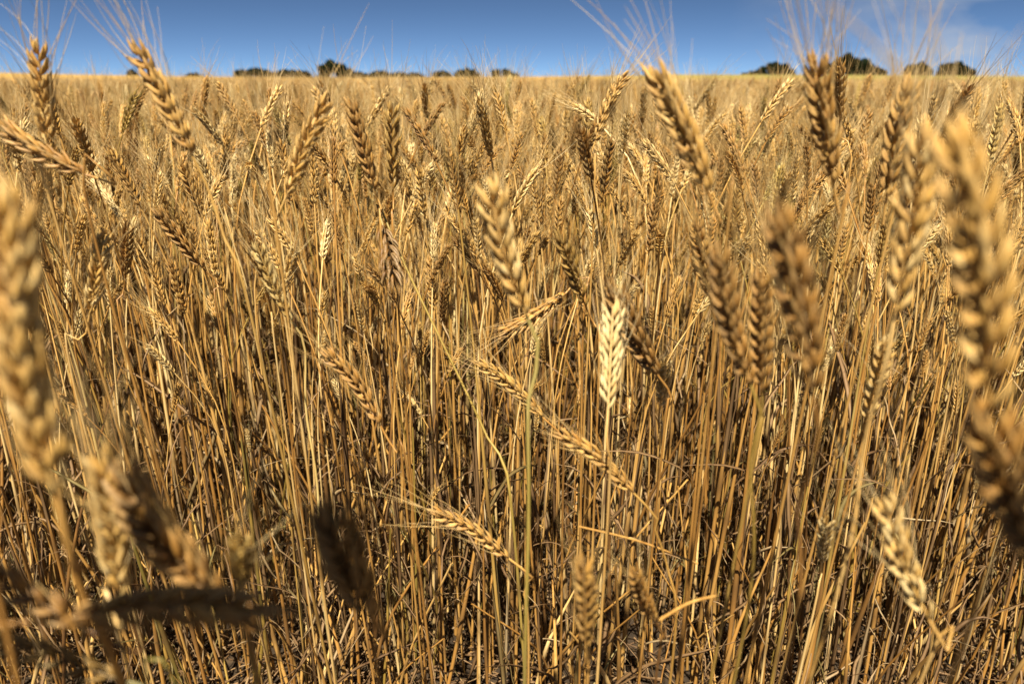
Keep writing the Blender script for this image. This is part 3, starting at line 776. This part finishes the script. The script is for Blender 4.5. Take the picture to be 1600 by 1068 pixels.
ivar = [i for i, p in enumerate(POST) if p == 'nodding']  # added unseen nodding stalks, placed sunward to shade the chosen near ears
bx, by, bz, bk, bs = [], [], [], [], []
sv = np.array(sun_vec)
for P, cnt in shade_at:
    for _ in range(cnt):
        for _try in range(200):
            Q = P + sv * rng.uniform(.10, .34) + rng.normal(0, .007, 3)
            v = int(rng.choice(ivar)); ex = variants[v]['mid']
            s_ = Q[2] / ex[2]
            a = rng.uniform(PI * .2, PI * .8)
            rx, ry = Q[0] - s_ * (ex[0] * math.cos(a) - ex[1] * math.sin(a)), Q[1] - s_ * (ex[0] * math.sin(a) + ex[1] * math.cos(a))
            el_ = math.atan2(Q[2] - CAM_Z, max(Q[1], .001))
            ca_, sa_ = math.cos(a), math.sin(a)
            body = variants[v]['body'] * s_
            body = np.stack([rx + body[:, 0] * ca_ - body[:, 1] * sa_, ry + body[:, 0] * sa_ + body[:, 1] * ca_, body[:, 2]], -1)
            rel = body[None] - np.array(lit_pts)[:, None]
            tt = rel @ sv
            if (np.linalg.norm(rel - tt[..., None] * sv, axis=-1)[tt > 0].min(initial=9)) < .017: continue
            bp_ = (body[:-1] + body[1:]) / 2; bp_ = np.vstack([body, bp_])
            qx, qy, qd = proj(bp_)
            if ((np.linalg.norm(bp_ - CAMP, axis=1) < .06) | ((qd > .004) & (qx > -250) & (qx < 1850) & (qy > -140))).any(): continue
            if ry < -.035 and (Q[1] < -.01 or el_ > rad(20)) and s_ < 1.5:
                bx.append(rx); by.append(ry); bz.append(a); bk.append(kind_shade[v]); bs.append(s_); break
print('overhanging', len(bx), 'of', sum(c for _, c in shade_at))
if bx: add_pts(np.array(bx), np.array(by), np.array(bk), np.array(bz), np.array(bs), np.full(len(bx), .5), np.zeros(len(bx)))
pos, vid, rot, scl, tin, grn = map(np.concatenate, (pos, vid, rot, scl, tin, grn))
# far sheet: the closed top of the crop out to the ridge
rs = np.geomspace(14, RIDGE * 1.5, 330)
az = np.linspace(rad(-44), rad(44), 560)
def top_z(x, y):
    r = np.hypot(x, y)
    return ground_z(x, y) + 0.62 + 0.10 * sstep(30, 80, r) + rng.normal(0, 1, x.shape) * (0.03 + 0.03 * sstep(30, 200, r))
sheet = polar_sheet(rs, az, top_z, lambda x, y: 0.9 * sstep(0.02, 0.30, x / np.maximum(y, 1)) * sstep(60, 150, np.hypot(x, y)) + 0.4 * sstep(120, 300, np.hypot(x, y)))
# close-woven floor of the crop rows so that the patches read as one body from above
me = mesh_from('wheat_crop', [(sheet, CROP)])
nv0 = len(me.vertices)
npt = len(pos)
me.vertices.add(npt)
co = np.concatenate([sheet[0], pos]).astype(np.float32)
me.vertices.foreach_set('co', co.ravel())
def pattr(name, typ, fld, arr, dim=None):
    a = me.attributes.get(name) or me.attributes.new(name, typ, 'POINT')
    full = np.concatenate([np.zeros((nv0,) + arr.shape[1:]), arr])
    full = full.astype(np.int32 if typ == 'INT' else bool if typ == 'BOOLEAN' else np.float32)
    a.data.foreach_set(fld, full.ravel())
pattr('sown', 'BOOLEAN', 'value', np.ones(npt))
pattr('kind_index', 'INT', 'value', vid)
pattr('turn', 'FLOAT_VECTOR', 'vector', rot)
pattr('size', 'FLOAT', 'value', scl)
pattr('tint', 'FLOAT', 'value', tin)
pattr('green', 'FLOAT', 'value', grn)
me.update()
crop = tag(link('wheat_crop', me), 'dense golden wheat crop stretching back to the horizon behind the front stalks', 'wheat crop', None, 'stuff')
ng = bpy.data.node_groups.new('sow_wheat', 'GeometryNodeTree')
ng.interface.new_socket('Geometry', in_out='INPUT', socket_type='NodeSocketGeometry')
ng.interface.new_socket('Geometry', in_out='OUTPUT', socket_type='NodeSocketGeometry')
N = ng.nodes; Lk = ng.links
gi, go = N.new('NodeGroupInput'), N.new('NodeGroupOutput')
def named(nm, t):
    a = N.new('GeometryNodeInputNamedAttribute'); a.data_type = t; a.inputs['Name'].default_value = nm
    return a.outputs['Attribute']
ci = N.new('GeometryNodeCollectionInfo'); ci.inputs['Collection'].default_value = src
ci.inputs['Separate Children'].default_value = True; ci.inputs['Reset Children'].default_value = True
iop = N.new('GeometryNodeInstanceOnPoints'); iop.inputs['Pick Instance'].default_value = True
e2r = N.new('FunctionNodeEulerToRotation')
jn = N.new('GeometryNodeJoinGeometry')
Lk.new(gi.outputs[0], iop.inputs['Points']); Lk.new(named('sown', 'BOOLEAN'), iop.inputs['Selection'])
Lk.new(ci.outputs[0], iop.inputs['Instance']); Lk.new(named('kind_index', 'INT'), iop.inputs['Instance Index'])
Lk.new(named('turn', 'FLOAT_VECTOR'), e2r.inputs[0]); Lk.new(e2r.outputs[0], iop.inputs['Rotation'])
Lk.new(named('size', 'FLOAT'), iop.inputs['Scale'])
Lk.new(gi.outputs[0], jn.inputs[0]); Lk.new(iop.outputs[0], jn.inputs[0]); Lk.new(jn.outputs[0], go.inputs[0])
mod = crop.modifiers.new('sow_wheat', 'NODES'); mod.node_group = ng
print('individuals', len(order), 'mass points', npt)

# ------------------------------------------------------------------ straw litter and broken straws
lit = MB(); r = np.random.default_rng(77)
n = 15000
x, y = r.uniform(-1.9, 1.9, n), r.uniform(0.3, 2.2, n)
a = r.uniform(0, 2 * PI, n); el = np.abs(r.normal(0, .22, n)); ln = r.uniform(.02, .12, n)
b = np.stack([x, y, r.uniform(.002, .02, n)], -1)
d = np.stack([np.cos(a) * np.cos(el), np.sin(a) * np.cos(el), np.sin(el)], -1)
q = np.linspace(0, 1, 3)[None, :, None]
P = b[:, None] + d[:, None] * q * ln[:, None, None] + np.array([0, 0, 1.0]) * (q * (1 - q)) * r.uniform(-.01, .02, n)[:, None, None]
lit.tubes(P, np.broadcast_to(np.stack([r.uniform(.0008, .003, n), r.uniform(.0003, .0014, n)], -1)[:, None], (n, 3, 2)), (0.02, .03, 1), 4, r.random(n))
lo = tag(link('straw_litter', mesh_from('straw_litter', [(lit.data(), LEAF)])), 'broken straw and dead leaf scraps lying on the soil', 'straw litter', None, 'stuff')
lo['tint'] = 0.25; lo['green'] = 0.0

def broken(label, p0, p1, r_=.0009, tint=.3):
    m = MB(); P = spline([p0, (np.array(p0) + np.array(p1)) / 2 + np.array([0, 0, .004]), p1], 8)
    m.tubes(P[None], np.full((1, 8, 2), r_), (.1, .3, 1), 6, .6)
    dat = m.data(); c = np.array(p0); dat[0] = dat[0] - c
    o = link('broken_straw', mesh_from('broken_straw', [(dat, STEM)]), None, c)
    o['tint'] = tint; o['green'] = 0.0
    tag(o, label, 'straw', 'broken straws caught among the stalks')
broken('thin broken straw lying almost level across stems below the plump golden ear', at(905, 822, .62), at(1090, 880, .64))
broken('short broken straw slanting up to the right from the ragged brown ear', at(1030, 968, .5), at(1120, 930, .53), .0011, .4)

# ------------------------------------------------------------------ trees along the far ridge
def make_tree(label, px0, px1, py_top, py_base=121, R=430.0, lobes=None, seed=1, cat='tree', name='far_tree', trunk=True, skew=0.0):
    r = np.random.default_rng(seed)
    xc = (0.5 * (px0 + px1) - 800) / 1155 * R * cp
    w = (px1 - px0) / 1155 * R * cp * .95
    zt = CAM_Z + (118 - py_top) / 1155 * R * cp ** 2 + .3
    zb = float(ground_z(xc, R))
    h = zt - zb
    e = bpy.data.objects.new(name, None); COL.objects.link(e); e.location = (xc, R, zb)
    tag(e, label, cat, 'trees along the far edge of the field')
    nl = lobes or max(4, int(w / h * 5))
    cx = np.linspace(-.5, .5, nl) + r.normal(0, .05, nl)
    dome = np.sqrt(np.clip(1 - (2 * (cx - skew * .5) * .92) ** 2, .08, 1))
    top = h * (0.45 + 0.55 * dome) * r.uniform(.82, 1.0, nl)
    top[np.argmax(top)] = h
    lr = np.clip(w / nl * r.uniform(.8, 1.25, nl), .18 * h, .42 * h)
    V = []
    vr = []
    for i in range(nl):
        for s in range(3):
            c = np.array([cx[i] * w * .86 + r.normal(0, .1) * lr[i], r.normal(0, .3) * min(w, h) * .5, max(top[i] - lr[i] * (0.75 + s * .9), lr[i] * .5)])
            n = 150
            dv = nrm(r.normal(0, 1, (n, 3))); rr_ = lr[i] * r.uniform(.55, 1.08, n) ** .6
            p = c + dv * rr_[:, None] * np.array([1.0, 1.0, .8])
            t1 = nrm(np.cross(dv, r.normal(0, 1, (n, 3)))); t2 = nrm(np.cross(dv + r.normal(0, .5, (n, 3)), t1))
            sz = (0.06 * h + .12) * r.uniform(.6, 1.4, n)[:, None]
            V.append(np.stack([p - t1 * sz - t2 * sz * .6, p + t1 * sz - t2 * sz * .6, p + t1 * sz * .7 + t2 * sz * .6, p - t1 * sz * .7 + t2 * sz * .6], 1).reshape(-1, 3))
            vr.append(np.repeat(np.clip(r.normal(.35 + .25 * r.random(), .2, n), 0, 1), 4))
    V, vr = np.concatenate(V), np.concatenate(vr)
    F = np.arange(len(V)).reshape(-1, 4); z = np.zeros(len(V))
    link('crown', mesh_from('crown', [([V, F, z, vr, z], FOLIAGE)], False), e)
    tm = MB()
    nt = 1 if w < h * 1.6 else 2 if w < h * 3 else 3
    for k in range(nt):
        bx = (k - (nt - 1) / 2) * w / nt
        P = spline([(bx, 0, -.2), (bx + r.normal(0, .03) * h, 0, h * .3), (bx + r.normal(0, .08) * h, 0, h * .7)], 8)
        tm.tubes(P[None], np.repeat(np.linspace(.05, .015, 8)[None, :, None] * h, 2, 2), (.3, .9, .1), 8, .5)
        for s in (-1, 1):
            P = spline([(bx, 0, h * .28), (bx + s * w / nt * .16, r.normal(0, .05) * h, h * .5), (bx + s * w / nt * .3, 0, h * .66)], 6)
            tm.tubes(P[None], np.repeat(np.linspace(.025, .008, 6)[None, :, None] * h, 2, 2), (.3, .9, .1), 6, .5)
    link('trunk', mesh_from('trunk', [(tm.data(), BARK)]), e)
MT = make_tree
MT('tiny dark bush on the horizon beside the sharp dark gold ear', 197, 214, 109, seed=21, cat='bush')
MT('small low bush alone on the horizon left of the long dark tree row', 290, 316, 114, seed=22, cat='bush')
MT('long low rounded dark tree at the left end of the tree row', 362, 432, 107, seed=23, R=425)
MT('low flat dark tree joining the long rounded tree to the tall one', 418, 492, 109, seed=24, R=432)
MT('tallest pointed dark tree left of centre on the horizon', 498, 552, 95, seed=25, R=428, skew=-.3)
MT('low bush spilling right from the tallest pointed tree left of centre', 540, 580, 113, seed=26, cat='bush')
MT('small round bush behind thin awns left of centre', 574, 614, 111, seed=27, cat='bush')
MT('low bushy clump right of the small round bush behind the awns', 602, 640, 113, seed=28, cat='bush')
MT('lowest faint bush between two gaps left of centre', 632, 664, 114, seed=29, cat='bush')
MT('flat topped dark tree, left of the three separate trees at centre', 673, 706, 111, seed=30)
MT('round dark tree, middle of the three separate trees at centre', 710, 748, 107, seed=31)
MT('wide dark tree sloping to the right, right of the three separate trees at centre', 764, 812, 108, seed=32, skew=-.35)
MT('low wedge of scrub left of the domed tree on the right', 1156, 1198, 110, seed=33, cat='bush', skew=.5)
MT('domed dark tree on the right of the horizon before the red brown ear', 1184, 1238, 98, seed=34)
MT('biggest spreading tree behind the fan of dark awns on the right', 1288, 1360, 85, seed=35, R=415)
MT('small low tree right of the biggest spreading tree', 1352, 1386, 105, seed=36)
MT('round tree behind splayed pale awns on the right', 1410, 1458, 98, seed=37)
MT('wide green tree at the right end of the far trees', 1460, 1522, 97, seed=38, skew=-.2)
